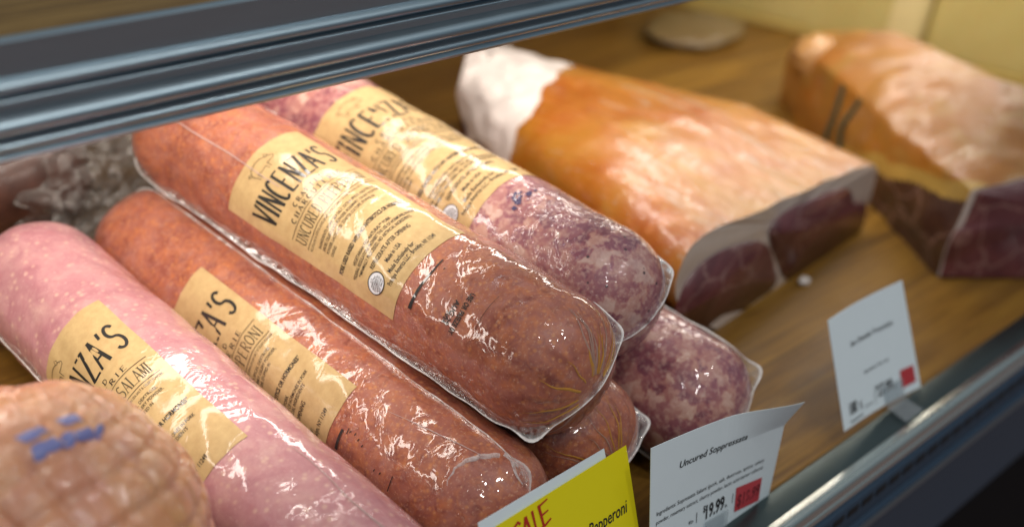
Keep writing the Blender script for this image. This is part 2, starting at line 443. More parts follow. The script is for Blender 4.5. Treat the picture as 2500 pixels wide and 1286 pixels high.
def label_on(sal, tr, k, ds, kind, seed):
    """kraft label with all its printing; tr = angle of the title's right end, k = width of the print round the log"""
    Rr = sal.R
    T = lambda deg: tr+(deg-6)*k
    A = lambda deg: R_(T(deg))*Rr
    m = mat_label(seed)
    lab = sal.patch('label', max(-170, T(-89)), T(12), -.0235+ds, .1625+ds, .00035, m, sal.root)
    F = Flat()
    stroke_text(F, "VINCENZA'S", A(-78.5), A(6), .1062+ds, .0278, .0024*(1+(k-1)*.5), serif=False, gap=.26, uniform=True)
    sal.wrap('lettering', F, .0006, INK, lab); F = Flat()
    stroke_text(F, 'CRAFTED', A(-54), A(-19), .0958+ds, .0042, .00075, gap=.75)
    stroke_text(F, 'CHARCUTERIE', A(-66), A(-6), .0892+ds, .0045, .0008, gap=.75)
    F.text('NO NITRATES OR NITRITES ADDED EXCEPT THOSE NATURALLY OCCURRING IN SEA SALT & CELERY POWDER', A(-78), A(6), .0652+ds, .0022)
    y = .0582
    for ln, b in (('INGREDIENTS: PORK, SEA SALT, EXTRA SPICES, DEXTROSE,', -2), ('SPICES, CELERY JUICE POWDER, ROSEMARY, CELERY POWDER,', 0),
               ('POWDER, LACTIC ACID  STARTER CULTURE, STUFFED IN', -10), ('CASING', -63)):
        F.text(ln, A(-72), A(b), y+ds, .0027, bold=.006); y -= .0045
    F.text('PORK USED RAISED WITH NO ANTIBIOTICS OR HORMONES*', A(-80.5), A(5), .0312+ds, .0038, bold=.03)
    F.text('VEGETARIAN FED NATURAL** PORK', A(-68), A(-20), .0220+ds, .0030, bold=.008)
    F.text('*FEDERAL REGULATIONS PROHIBIT THE USE OF HORMONES IN PORK', A(-78), A(1), .0176+ds, .0030, bold=.008)
    F.text('**MINIMALLY PROCESSED, NO ARTIFICIAL INGREDIENTS', A(-73), A(-7), .0132+ds, .0030, bold=.008)
    F.text('REFRIGERATE AFTER OPENING', A(-62), A(-16), .0056+ds, .0038, bold=.012)
    F.text('Made in USA', A(-51.5), A(-34), -.0022+ds, .0038, bold=.012)
    F.text('Made Exclusively for:', A(-57), A(-27.5), -.0095+ds, .0038, bold=.012)
    F.text('Principe America LLC - Brooklyn, NY 11249', A(-65), A(-10.5), -.0148+ds, .0038, bold=.012)
    sal.wrap('fine_print', F, .0006, INK, lab)
    # pig drawn in thin pen lines
    F = Flat()
    px = A(-42); py = .1490+ds; q_ = .00100
    def P(l): F.line([(px+a*q_, py+b*q_) for a, b in l], .00048)
    P(arc(0, 0, 9, 5.5, 20, 170, 16)); P([(-9, 1), (-9.5, -2), (-8, -6), (-7.5, -9)]); P([(-6, -4), (-5.5, -9)])
    P([(-6, -4), (-2, -5), (3, -4.5)]); P([(3, -4.5), (3.5, -9)]); P([(5.5, -3), (5.8, -9)])
    P([(8.5, 2), (11, 1.5), (13.5, -1), (12.6, -3), (10, -3.4), (7, -3.6), (5.5, -3)]); P([(8, 3), (9, 6), (11, 3.5), (10, 1.8)])
    P(arc(-10.5, 2, 1.3, 1.2, 0, 330, 10)); P([(11.2, -.2), (11.7, 0)])
    sal.wrap('emblem', F, .0006, INK, lab)
    F2 = Flat()
    for yy in (.0872, .0696):
        pts = [(A(-78.6+84.6*q/40), yy+ds) for q in range(41)]; F2.line(pts, .00065)
    stroke_text(F2, kind, A(-77), A(3), .0726+ds, .0112, .00095, gap=.28)
    sal.wrap('lettering', F2, .0006, RULE, lab)
    # inspection mark
    cx, cy = A(-69.4), -.0018+ds
    D = Flat(); ring = arc(cx, cy, .0077, .0077, 0, 360, 40)
    c0 = len(D.v); D.v += [(cx, cy)]+ring[:-1]
    for q in range(40): D.f.append((c0, c0+1+q, c0+1+(q+1) % 40))
    sal.wrap('inspection_mark', D, .0006, WHITE_INK, lab)
    D2 = Flat(); D2.line(arc(cx, cy, .0077, .0077, 0, 360, 48), .0007)
    for q, (ln, wd) in enumerate((('U.S.', .0030), ('INSPECTED', .0082), ('AND PASSED BY', .0110), ('DEPARTMENT OF', .0110), ('AGRICULTURE', .0098), ('EST. 5411', .0082))):
        D2.text(ln, cx-wd/2, cx+wd/2, cy+.0041-q*.0020, .0014, bold=.01)
    sal.wrap('lettering', D2, .0009, INK, lab)
    return lab

PEP1 = mat_pepperoni('pepperoni_meat', 1.0)
PEP2 = mat_pepperoni('pepperoni_meat', 2.4)
PEP3 = mat_pepperoni('pepperoni_meat', 3.9)
SOP1 = mat_soppressata('soppressata_meat', 1.5)
SOP2 = mat_soppressata('soppressata_meat', 3.2)
PNK = mat_pink_salami('salami_meat', 2.0)
GRP = 'vacuum packed salamis stacked on the wooden shelf'

# ---- main pepperoni on top of the pile
A = Salami('pepperoni_log', .5676, .1377, .0255, 0, .0515, -.160, .325, PEP1,
           'pepperoni log with full kraft label and black date stamp, lying on top of the pile', GRP, seed=1, pleat=.0008)
label_on(A, 6, 1.0, 0, 'UNCURED PEPPERONI', 1.0)
A.flange(-122, w=.0032, nub=.008, nubs=(1, .5))
# ---- soppressata on top, right of it
B = Salami('soppressata_log', .6665, .1415, -.0086, .001, .0500, -.128, .42, SOP1,
           'purple marbled soppressata log with kraft label, upper one beside the orange ham', GRP, seed=2, cap0=.05)
label_on(B, 33, 1.3, .036, 'UNCURED SOPPRESSATA', 2.2)
B.flange(-118, w=.0028, nub=.004)
# ---- lower pepperoni, left
Cc = Salami('pepperoni_log', .5120, .0520, 0, 0, .0505, -.174, .308, PEP2,
            'pepperoni log lying on the shelf between the pink salami and the top pepperoni', GRP, seed=3, cap0=.05)
label_on(Cc, -37, 1.25, -.004, 'UNCURED PEPPERONI', 2.4)
Cc.flange(-176, w=.0022, nub=.009)
# ---- pink salami
D = Salami('salami_log', .4037, .0520, -.0224, .002, .0515, -.25, .305, PNK,
           'pink salami log with kraft label lying behind the netted ham', GRP, seed=4)
label_on(D, -20, 1.3, -.011, 'UNCURED GENOA SALAMI', 2.0)
D.flange(78, w=.002, nub=.004)
# ---- hidden lower ones with only their ends in view
Fp = Salami('pepperoni_log', .6200, .0510, 0, 0, .0505, -.160, .345, PEP3,
            'pepperoni log underneath the top one, only its end showing behind the yellow sale card', GRP, seed=5, pleat=.0007)
Fp.flange(-105, w=.004, nub=.006)
Ee = Salami('soppressata_log', .7287, .0520, 0, 0, .0515, -.184, .345, SOP2,
            'marbled soppressata log on the shelf behind the white soppressata price card', GRP, seed=6)
Ee.flange(-130, w=.0035, nub=.009, wav=.003)

FOLDY = mat_simple('amber_film_fold', (.52, .24, .03), .35, var=.25, scale=200, coat=1.0, wr=2.0)
FOLDW = mat_simple('pale_film_fold', (.38, .22, .17), .3, var=.3, scale=200, coat=1.0, wr=2.0)
def folds(sal, seed, n, a0, a1):
    """gathers of the casing running out from the pinched tip"""
    rr = random.Random(seed); Y, Wt = [], []
    for k in range(n):
        a = rr.uniform(a0, a1); L = rr.uniform(.008, .030); tw = rr.uniform(-4, 4)
        pts = [(a+tw*q/9+1.5*math.sin(q*1.3+k), sal.s0+.0006+L*(q/9)**2.2*(.6 if q < 3 else 1)) for q in range(1, 10)]
        (Y if rr.random() < .68 else Wt).append((pts, rr.uniform(.0014, .0034), .0003))
    sal.strips('casing_fold', Y, FOLDY); sal.strips('casing_fold', Wt, FOLDW)
folds(A, 3, 11, -150, 60); folds(A, 5, 9, -50, 30); folds(Fp, 8, 9, -110, 80)
def mat_thin():
    t = NT('thin_film'); v = t.coord()
    n = t.noise(v, 260, 3, .6, 1.)
    p = t.bsdf(Base__Color=col((.74, .68, .66)), Roughness=.2, Normal=t.bump(n, .001))
    tr = t.n('ShaderNodeBsdfTransparent')
    return t.finish(t.n('ShaderNodeMixShader', Fac=t.ramp(n, [(.3, .25), (.7, .75)]), i1=tr.outputs[0], i2=p.outputs[0]).outputs[0])
THIN = mat_thin()
CLEARLINE = mat_simple('film_weld', (.50, .36, .33), .25, coat=1.0)
A.strips('film_weld', [([(-47+.6*math.sin(q*.3), .300-.180*q/40) for q in range(41)], .0011, .0009)], CLEARLINE, .0007)
Cc.strips('film_fold', [([(-2-44*(q/14), -.142+.012*math.sin(q/14*2.2)+.0006*math.sin(q*2.1)) for q in range(15)], .0050, .0006), ([(2+2*math.sin(q*.7), -.1425-.0022*q) for q in range(10)], .0044, .0016)], THIN, .0009)
Cc.strips('film_weld', [([(-12-18*q/20, -.135+.075*q/20) for q in range(21)], .0007, .0004)], CLEARLINE, .0006)
D.strips('film_weld', [([(5+1.5*math.sin(q*.3), -.06-.16*q/40) for q in range(41)], .0006, .0016)], CLEARLINE, .0005)
def stamps():
    r = A.R; th = lambda d: R_(d)*r
    F = Flat()
    F.line([(th(-72+46*q/24), -.0357) for q in range(25)], .0028, .0010)
    F.line([(th(-58+30*q/12), -.0905) for q in range(13)], .0004, .0003)
    F.text('USE OR FREEZE BY', th(-71), th(-37), -.0766, .0040, bold=.03, rot=180)
    F.text('AUG 29', th(-67), th(-47), -.0697, .0040, bold=.03, rot=180)
    F.text('2024', th(-67), th(-57), -.0662, .0026, bold=.03, rot=180)
    F.line([(th(-33), -.0420), (th(-31), -.0422)], .0008)
    F.line([(th(-46), -.0545), (th(-45.5), -.0545)], .0006)
    A.wrap('date_stamp', F, .0005, INKD, A.root)
    F = Flat(); th = lambda d: R_(d)*Cc.R
    F.line([(th(-80+18*q/8), -.0380) for q in range(9)], .0026, .0022)
    F.line([(th(-79+13*q/6), -.0925) for q in range(7)], .0007)
    for d, y in ((-61, -.0445), (-60, -.049), (-62, -.0535), (-64, -.0585), (-72, -.0815), (-73, -.076)):
        F.line([(th(d), y), (th(d+2.2), y-.0006)], .0008)
    F.line([(th(-63), -.0425), (th(-58), -.0425)], .0007)
    Cc.wrap('date_stamp', F, .0005, INKD, Cc.root)
    F = Flat(); th = lambda d: R_(d)*B.R
    rr = random.Random(3)
    for k in range(13):
        d = rr.uniform(-32, -2); y = rr.uniform(-.012, -.002)
        w = rr.uniform(.0012, .0034); h = rr.uniform(.0012, .003)
        n = 7; F.quad([(th(d)+w*math.cos(6.283*q/n)*rr.uniform(.6, 1), y+h*math.sin(6.283*q/n)*rr.uniform(.6, 1)) for q in range(n)])
    B.wrap('date_stamp', F, .0005, mat_simple('purple_date_ink', (.035, .02, .09), .5, coat=1.0, wr=1.5), B.root)
stamps()

# ------------------------------------------------------------------ netted ham in front
def netted_ham():
    c = Vector((.2422, .5066, .0967)); R = .0967
    base = (c.x, c.y, 0)
    root = empty('netted_ham', base)
    tag(root, 'tan netted ham in clear film with a blue stamp, in front of the pink salami', 'ham')
    t = NT('ham_rind'); v = t.coord()
    bs = t.ramp(t.noise(v, 16, 4, .6, .5), [(.3, (.52, .19, .12)), (.5, (.62, .27, .13)), (.7, (.66, .35, .13))])
    bs = t.mix(t.ramp(t.noise(v, 70, 3, .6), [(.45, 0), (.75, .5)]), bs, (.60, .36, .25))
    bs = t.mix(t.ramp(t.noise(v, 30, 3, .6, 1.0), [(.55, 0), (.75, .6)]), bs, (.50, .21, .18))
    wn = wrinkle(t, (3, 1, 2), 3.6, coarse=62, fine=100, rid=.2)
    b = t.bsdf(Base__Color=bs, Roughness=.32, Normal=wrinkle(t, (3, 1, 2), 1.0, coarse=62, fine=100, rid=.2), Coat__Weight=1.0, Coat__Roughness=.06, Coat__IOR=1.6, Coat__Normal=wn,
               Subsurface__Weight=.12, Subsurface__Scale=.005, Subsurface__Radius=(1, .4, .25))
    m = t.finish(b.outputs[0])
    nu, nv = 200, 150
    # the pole points up and to the back-right; net lines run as two families of spirals
    pole = Vector((.55, .62, .56)).normalized(); e1 = pole.cross(Vector((0, 0, 1))).normalized(); e2 = pole.cross(e1)
    def surf(u, w, off=0.):
        th = 2*math.pi*u; ph = math.pi*(.002+.996*w)
        d = pole*math.cos(ph)+(e1*math.cos(th)+e2*math.sin(th))*math.sin(ph)
        k = 17; a = ph*9.5
        g1 = abs(math.sin(k*th/2+a)); g2 = abs(math.sin(k*th/2-a))
        fade = sm(.08, .35, w)*sm(.97, .8, w)
        gro = (min(g1, .5)**.6+min(g2, .5)**.6-2*.5**.6)*.0068*fade
        q = d*2.2
        r = R+gro+mn.noise(q)*.004+mn.noise(q*3)*.0012
        return c+d*(r+off)
    vs = [surf(i/nu, j/nv) for i in range(nu) for j in range(nv+1)]
    mesh('meat', vs, grid_faces(nu, nv+1, cu=True), m, root, base)
    # blue stamp: two short rows of smeared marks on the side facing the customer
    ink = mat_simple('blue_stamp_ink', (.16, .18, .42), .5, coat=1.0, wr=3.0)
    cam = Vector((0, 0, .623))
    def hit(px, py):
        d = RAY(px, py); o = cam-c
        bq = d.dot(o); cc = o.length_squared-(R+.001)**2
        tt = -bq-math.sqrt(max(0, bq*bq-cc)); return (o+d*tt).normalized()
    vsl = []; fsl = []
    rr = random.Random(5)
    n0 = hit(180, 1048); tx = (hit(250, 1025)-n0).normalized(); ty = n0.cross(tx)
    def mark(x, y, w, h, sk=.0):
        w *= 1.2; h *= 1.35; nu_, nv_ = 8, 6; i0 = len(vsl)
        for i in range(nu_+1):
            for j in range(nv_+1):
                fx = i/nu_-.5; fy = j/nv_-.5
                k = 1-.25*abs(fx*2)**3
                d = (n0*R+tx*(x+fx*w+sk*fy*h)+ty*(y+fy*h*k)).normalized()
                pole_c = d.dot(pole); ph = math.acos(max(-1, min(1, pole_c))); th = math.atan2(d.dot(e2), d.dot(e1)) % (2*math.pi)
                vsl.append(surf(th/(2*math.pi), (ph/math.pi-.002)/.996, .0006))
        for i in range(nu_):
            for j in range(nv_): a = i0+i*(nv_+1)+j; fsl.append((a, a+1, a+nv_+2, a+nv_+1))
    for x, w, h in ((-.0235, .007, .0065), (-.0145, .008, .0055), (-.006, .007, .0060), (.002, .0055, .0045), (.0085, .006, .005), (.0155, .005, .0045)):
        mark(x, -.0035, w, h, .3)
    for x, w, h in ((-.022, .009, .0075), (-.0125, .006, .006), (.001, .006, .006), (.0085, .007, .0055)):
        mark(x, .0085, w, h, -.2)
    mesh('blue_stamp', vsl, fsl, ink, root, base)

# ------------------------------------------------------------------ camera (used by hit() too)
MR = np.array([[0.69614323, -0.27656445, 0.6624928], [-0.7049925, -0.43758231, 0.55812839], [0.13553665, -0.85558975, -0.49959583]])
def RAY(px, py):
    q = MR @ np.array([(px-1250)/3150, (py-643)/3150, 1.0]); return Vector(q).normalized()
netted_ham()

# ------------------------------------------------------------------ prosciutto hams
def chaikin(P, n=2):
    for _ in range(n):
        Q = [P[0]]
        for a, b in zip(P, P[1:]):
            Q += [a*.75+b*.25, a*.25+b*.75]
        Q.append(P[-1]); P = Q
    return P
def resample(P, n):
    L = [0.]
    for a, b in zip(P, P[1:]): L.append(L[-1]+(b-a).length)
    out = []; k = 0
    for i in range(n):
        t = L[-1]*i/(n-1)
        while k < len(P)-2 and L[k+1] < t: k += 1
        f = (t-L[k])/max(1e-9, L[k+1]-L[k]); out.append(P[k].lerp(P[k+1], min(1, f)))
    return out
def interp(keys, t):
    for (a, A_), (b, B_) in zip(keys, keys[1:]):
        if t <= b:
            f = (t-a)/(b-a); f = f*f*(3-2*f)*.5+f*.5
            return [p.lerp(q, f) for p, q in zip(A_, B_)]
    return keys[-1][1]
def loft(keys, ns, npt, lump=.0015, seed=0):
    rows = []
    for i in range(ns+1):
        P = resample(chaikin(interp(keys, i/ns), 2), npt)
        row = []
        for p in P:
            q = p*28+Vector((seed, 0, 0)); row.append(p+Vector((mn.noise(q), mn.noise(q+Vector((9, 0, 0))), mn.noise(q+Vector((0, 9, 0)))))*lump)
        rows.append(row)
    return rows
V = Vector
def mat_rind(name, seed, dull=0., cut=None):
    t = NT(name); v = t.coord(loc=(seed, 0, 0))
    bs = t.ramp(t.noise(v, 9, 3, .6, .4), [(.32, (.31, .070, .004)), (.5, (.36, .122, .008)), (.68, (.40, .190, .022))])
    vs = t.coord(scale=(1.2, .35, 1), loc=(seed, 0, 0), rot=(0, 0, R_(18)))
    bs = t.mix(t.ramp(t.noise(vs, 34, 4, .65, .8), [(.56, 0), (.68, .75)]), bs, (.38, .29, .22))
    bs = t.mix(t.ramp(t.noise(vs, 55, 3, .6, .8), [(.56, 0), (.7, .6)]), bs, (.50, .19, .06))
    bs = t.mix(t.ramp(t.noise(v, 120, 3, .6), [(.55, 0), (.75, .25)]), bs, (.46, .27, .08))
    bs = t.mix(t.ramp(t.voro(v, 22), [(.04, .7), (.10, 0)]), bs, (.42, .12, .10))
    if dull:
        bs = t.mix(t.ramp(t.noise(v, 13, 4, .65, .6), [(.38, 0), (.62, .85)]), bs, (.22, .085, .018))
        bs = t.mix(t.ramp(t.noise(v, 21, 4, .65, .6), [(.52, 0), (.66, .8)]), bs, (.31, .20, .05))
        bs = t.mix(.5, bs, (.27, .115, .018))
    b = t.bsdf(Base__Color=bs, Roughness=.4, Coat__Weight=.6 if not dull else .3, Coat__Roughness=.07, Coat__Normal=wrinkle(t, (seed, 3, 1), 2.2, stretch=(1.3, .45, 1), coarse=44, fine=80),
               Subsurface__Weight=.05, Subsurface__Scale=.004, Subsurface__Radius=(1, .5, .2))
    return t.finish(b.outputs[0])
def mat_meat(name, c0, c1, rough=.4, coat=.45):
    t = NT(name); v = t.coord()
    bs = t.ramp(t.noise(v, 26, 4, .6, .8), [(.3, c0), (.7, c1)])
    # thin pale seams between the muscles and a little marbling
    sv = t.n('ShaderNodeTexNoise', Vector=v, Scale=20., Detail=2.).outputs['Color']
    wv = t.n('ShaderNodeVectorMath', _operation='MULTIPLY_ADD', i0=sv, i1=(.05, .05, .05), i2=v).outputs[0]
    ed = t.voro(wv, 19, feat='DISTANCE_TO_EDGE')
    bs = t.mix(t.ramp(ed, [(.0, .55), (.035, 0)]), bs, (.34, .20, .17))
    bs = t.mix(t.ramp(t.noise(v, 130, 4, .7, 1.0), [(.6, 0), (.76, .45)]), bs, tuple(min(1, x*2.2) for x in c1))
    b = t.bsdf(Base__Color=bs, Roughness=rough, Coat__Weight=coat, Coat__Roughness=.12, Coat__Normal=wrinkle(t, (1, 1, 1), .8))
    return t.finish(b.outputs[0])
FAT = mat_simple('ham_fat', (.60, .51, .45), .45, var=.08, coat=1.0, wr=5.0)
FATW = mat_simple('ham_fat_white', (.74, .68, .64), .45, var=.06, coat=.6, wr=6.0)
LEAN = mat_meat('ham_lean', (.085, .020, .025), (.15, .042, .046))
LEANB = mat_meat('ham_lean_dark', (.035, .014, .010), (.075, .030, .018))

def prosciutto():
    base = (1.0, .65, 0)
    root = empty('prosciutto_ham', base)
    tag(root, 'large orange prosciutto ham with white fat end and dark cut face, centre of the shelf', 'ham', 'cured prosciutto hams')
    K = [(0.0, [V((.905, .505, .0)), V((.826, .502, .05)), V((.800, .500, .098)), V((.826, .503, .124)), V((.92, .511, .1155)), V((1.04, .522, .104)), V((1.15, .532, .0935)), V((1.205, .535, .084)), V((1.213, .536, .055)), V((1.212, .537, .0))]),
         (.38, [V((.90, .655, .0)), V((.862, .66, .05)), V((.85, .66, .095)), V((.885, .66, .125)), V((.96, .665, .128)), V((1.04, .67, .120)), V((1.13, .675, .11)), V((1.185, .68, .094)), V((1.198, .685, .05)), V((1.19, .69, .0))]),
         (.74, [V((.905, .79, .0)), V((.888, .79, .04)), V((.893, .79, .090)), V((.925, .795, .112)), V((.985, .795, .119)), V((1.03, .79, .116)), V((1.08, .785, .108)), V((1.125, .78, .092)), V((1.14, .79, .05)), V((1.13, .79, .0))]),
         (1.0, [V((.955, .895, .0)), V((.935, .895, .05)), V((.925, .893, .088)), V((.928, .894, .094)), V((.965, .925, .112)), V((1.0, .94, .106)), V((1.04, .925, .100)), V((1.065, .92, .082)), V((1.075, .92, .05)), V((1.07, .92, .0))])]
    ns, npt = 180, 120
    rows = loft(K, ns, npt, .0022, 2)
    vs = [p for r in rows for p in r]
    for i, p in enumerate(vs):
        k = sm(0, .03, p.y-(.752+(p.x-.853)*.47))
        if k > 0:
            q = p*42
            vs[i] = p+V((mn.noise(q), mn.noise(q+V((7, 0, 0))), abs(mn.noise(q+V((0, 7, 0))))-.2))*.006*k
            vs[i].z = max(vs[i].z, 0)
    faces = grid_faces(ns+1, npt)
    rind, fat, lean = [], [], []
    for f in faces:
        c = (vs[f[0]]+vs[f[2]])*.5
        # the fat is bare beyond a slanting knife line near the shank end, dark lean under it on the flank
        k = c.y-(.752+(c.x-.853)*.47)+.010*mn.noise(c*40)
        if k > 0: (fat if c.z > .052+.02*mn.noise(c*25)-(.03 if c.x > 1.0 else 0) else lean).append(f)
        elif c.z < .03+.012*mn.noise(c*30) and c.x < .95: lean.append(f)
        else: rind.append(f)
    def sub(name, fs, mat, par):
        idx = {}; nv = []; nf = []
        for f in fs:
            g = []
            for i in f:
                if i not in idx: idx[i] = len(nv); nv.append(vs[i])
                g.append(idx[i])
            nf.append(tuple(g))
        return mesh(name, nv, nf, mat, par, base)
    sub('rind', rind, mat_rind('prosciutto_rind', 3.0), root)
    sub('fat_cap', fat, FATW, root); sub('lean_flank', lean, LEAN, root)
    # ends
    def capface(row, mat, name, off=V((0, 0, 0))):
        c = sum(row, V((0, 0, 0)))/len(row)
        return mesh(name, [c+off]+[p+off for p in row], [(0, i+1, i+2) for i in range(len(row)-1)]+[(0, len(row), 1)], mat, root, base, smooth=False)
    cf = capface(rows[0], FAT, 'cut_face')
    capface(rows[-1], LEAN, 'shank_face')
    n = V((-.0873, .9962, 0))
    P0 = V((.905, .51, 0)); cam = V((0, 0, .623))
    def onp(px, py, off):
        d = RAY(px, py); pp = P0-n*off
        return cam+d*((pp-cam).dot(n)/d.dot(n))
    Lobe1 = [(1652, 775), (1668, 715), (1700, 665), (1745, 625), (1800, 602), (1850, 592), (1872, 594), (1884, 620), (1893, 655), (1900, 685), (1882, 712), (1850, 730), (1810, 765), (1745, 806), (1700, 800)]
    Lobe2 = [(1884, 570), (1895, 545), (1930, 515), (1985, 488), (2050, 463), (2078, 460), (2082, 490), (2090, 500), (2118, 492), (2112, 545), (2098, 572), (2040, 612), (1975, 655), (1930, 685), (1912, 676), (1902, 640), (1886, 605)]
    for Lb in (Lobe1, Lobe2):
        P = [onp(x, y, .004) for x, y in Lb]
        P = chaikin(P+[P[0]], 2)[:-1]
        for p in P: p.z = max(p.z, .0006)
        c = sum(P, V((0, 0, 0)))/len(P)
        k = len(P)
        back = [p+n*.0035 for p in P]
        mesh('lean_meat', [c-n*.001]+P+back, [(0, 1+(i+1) % k, 1+i) for i in range(k)]+[(1+i, 1+(i+1) % k, 1+k+(i+1) % k, 1+k+i) for i in range(k)], LEAN, cf, base)

def crumple(center, r, nu, nv, seed, amp, freq, squash=(1, 1, 1), fold=0.):
    vs = []
    for i in range(nu):
        for j in range(nv+1):
            th = 2*math.pi*i/nu; ph = math.pi*(.004+.992*j/nv)
            d = V((math.sin(ph)*math.cos(th), math.sin(ph)*math.sin(th), math.cos(ph)))
            q = d*freq+V((seed, 0, 0))
            k = 1+amp*(abs(mn.noise(q))*2-.5)+amp*.5*(abs(mn.noise(q*2.3))*2-.5)
            p = V((d.x*squash[0], d.y*squash[1], d.z*squash[2]))*r*k+center
            p.z = max(p.z, .0008); vs.append(p)
    return vs, grid_faces(nu, nv+1, cu=True)

def second_ham():
    base = (1.36, .58, 0)
    root = empty('prosciutto_ham', base)
    tag(root, 'smaller prosciutto ham tied with green string at the far right, in front of the cheese', 'ham', 'cured prosciutto hams')
    u = V((.544, .839, 0)); w = V((.839, -.544, 0))
    O = V((1.191, .429, 0))
    def sec(a, prof): return [O+u*a+w*x+V((0, 0, z)) for x, z in prof]
    K = [(0.0, sec(0, [(0, 0), (-.004, .04), (.002, .098), (.004, .104), (.045, .118), (.10, .126), (.17, .122), (.235, .112), (.240, .108), (.268, .05), (.27, 0)])),
         (.45, sec(.19, [(0, 0), (-.006, .04), (.002, .092), (.006, .098), (.055, .126), (.12, .146), (.175, .136), (.228, .110), (.234, .104), (.263, .05), (.265, 0)])),
         (.85, sec(.38, [(0, 0), (-.002, .04), (.000, .086), (.003, .092), (.035, .112), (.09, .132), (.14, .118), (.182, .094), (.188, .088), (.2, .05), (.2, 0)])),
         (1.0, sec(.455, [(.01, 0), (.008, .03), (.010, .074), (.014, .080), (.040, .094), (.075, .100), (.11, .092), (.14, .074), (.145, .07), (.15, .03), (.15, 0)]))]
    ns, npt = 180, 140
    rows = loft(K, ns, npt, .004, 7)
    vs = [p for r in rows for p in r]
    rind, lean, band = [], [], []
    for f in grid_faces(ns+1, npt):
        c = (vs[f[0]]+vs[f[2]])*.5; a = (c-O).dot(u); x = (c-O).dot(w)
        lim = .090-.31*a+.007*mn.noise(c*22)
        (lean if (c.z < lim and x < .05) else band if (c.z < lim+.020+.008*mn.noise(c*30) and x < .07 and a < .3) else rind).append(f)
    for nm, fs, m in (('rind', rind, mat_rind('ham_rind_dull', 8.0, .6)), ('lean_flank', lean, LEANB), ('fat_band', band, mat_simple('yellow_ham_fat', (.40, .25, .055), .45, var=.2, scale=40, coat=.6, wr=3.0))):
        idx = {}; nv = []; nf = []
        for f in fs:
            g = []
            for i in f:
                if i not in idx: idx[i] = len(nv); nv.append(vs[i])
                g.append(idx[i])
            nf.append(tuple(g))
        mesh(nm, nv, nf, m, root, base)
    def face(row, mat, name, off):
        c = sum(row, V((0, 0, 0)))/len(row)
        return mesh(name, [c+off]+[p+off for p in row], [(0, i+1, i+2) for i in range(len(row)-1)]+[(0, len(row), 1)], mat, root, base, smooth=False)
    cf = face(rows[0], FAT, 'cut_face', V((0, 0, 0)))
    cen = sum(rows[0], V((0, 0, 0)))/npt
    inn = [cen+(p-cen)*(.985 if p.z < .06 else .945)-u*.003 for p in rows[0]]
    for p in inn: p.z = max(p.z, .0008)
    k = len(inn)
    mesh('lean_meat', [sum(inn, V((0, 0, 0)))/k]+inn+[p+u*.0028 for p in inn], [(0, i+2, i+1) for i in range(k-1)]+[(0, 1, k)]+[(1+i, 2+i, 2+k+i, 1+k+i) for i in range(k-1)], LEAN, cf, base)
    face(rows[-1], mat_rind('ham_shank_rind', 4.0, .3), 'shank_face', V((0, 0, 0)))
    # string: two loops round the shank
    sg = mat_simple('green_string', (.03, .05, .028), .8)
    for a in (.270, .300):
        i = int(a/.455*ns); row = rows[i][2:31]
        vv = []; nr = 8
        for q, p in enumerate(row):
            d = (p-(O+u*a+w*.09+V((0, 0, .05)))).normalized()
            for j in range(nr):
                an = 2*math.pi*j/nr
                vv.append(p+d*(.0015+.003*math.cos(an))+u*((.0065-.0001*q)*math.sin(an)+.004*math.sin(q*.18+a*90)))
        mesh('tie_string', vv, grid_faces(len(row), nr, cv=True), sg, root, base)
    vs, fs = crumple(O+u*.40+w*.018+V((0, 0, .082)), .030, 40, 30, 4, .12, 2.0, (1, 1, .9))
    mesh('shank_knob', vs, fs, mat_simple('pale_orange_fat', (.42, .22, .075), .45, var=.15, coat=.6, wr=3.0), root, base)
prosciutto(); second_ham()

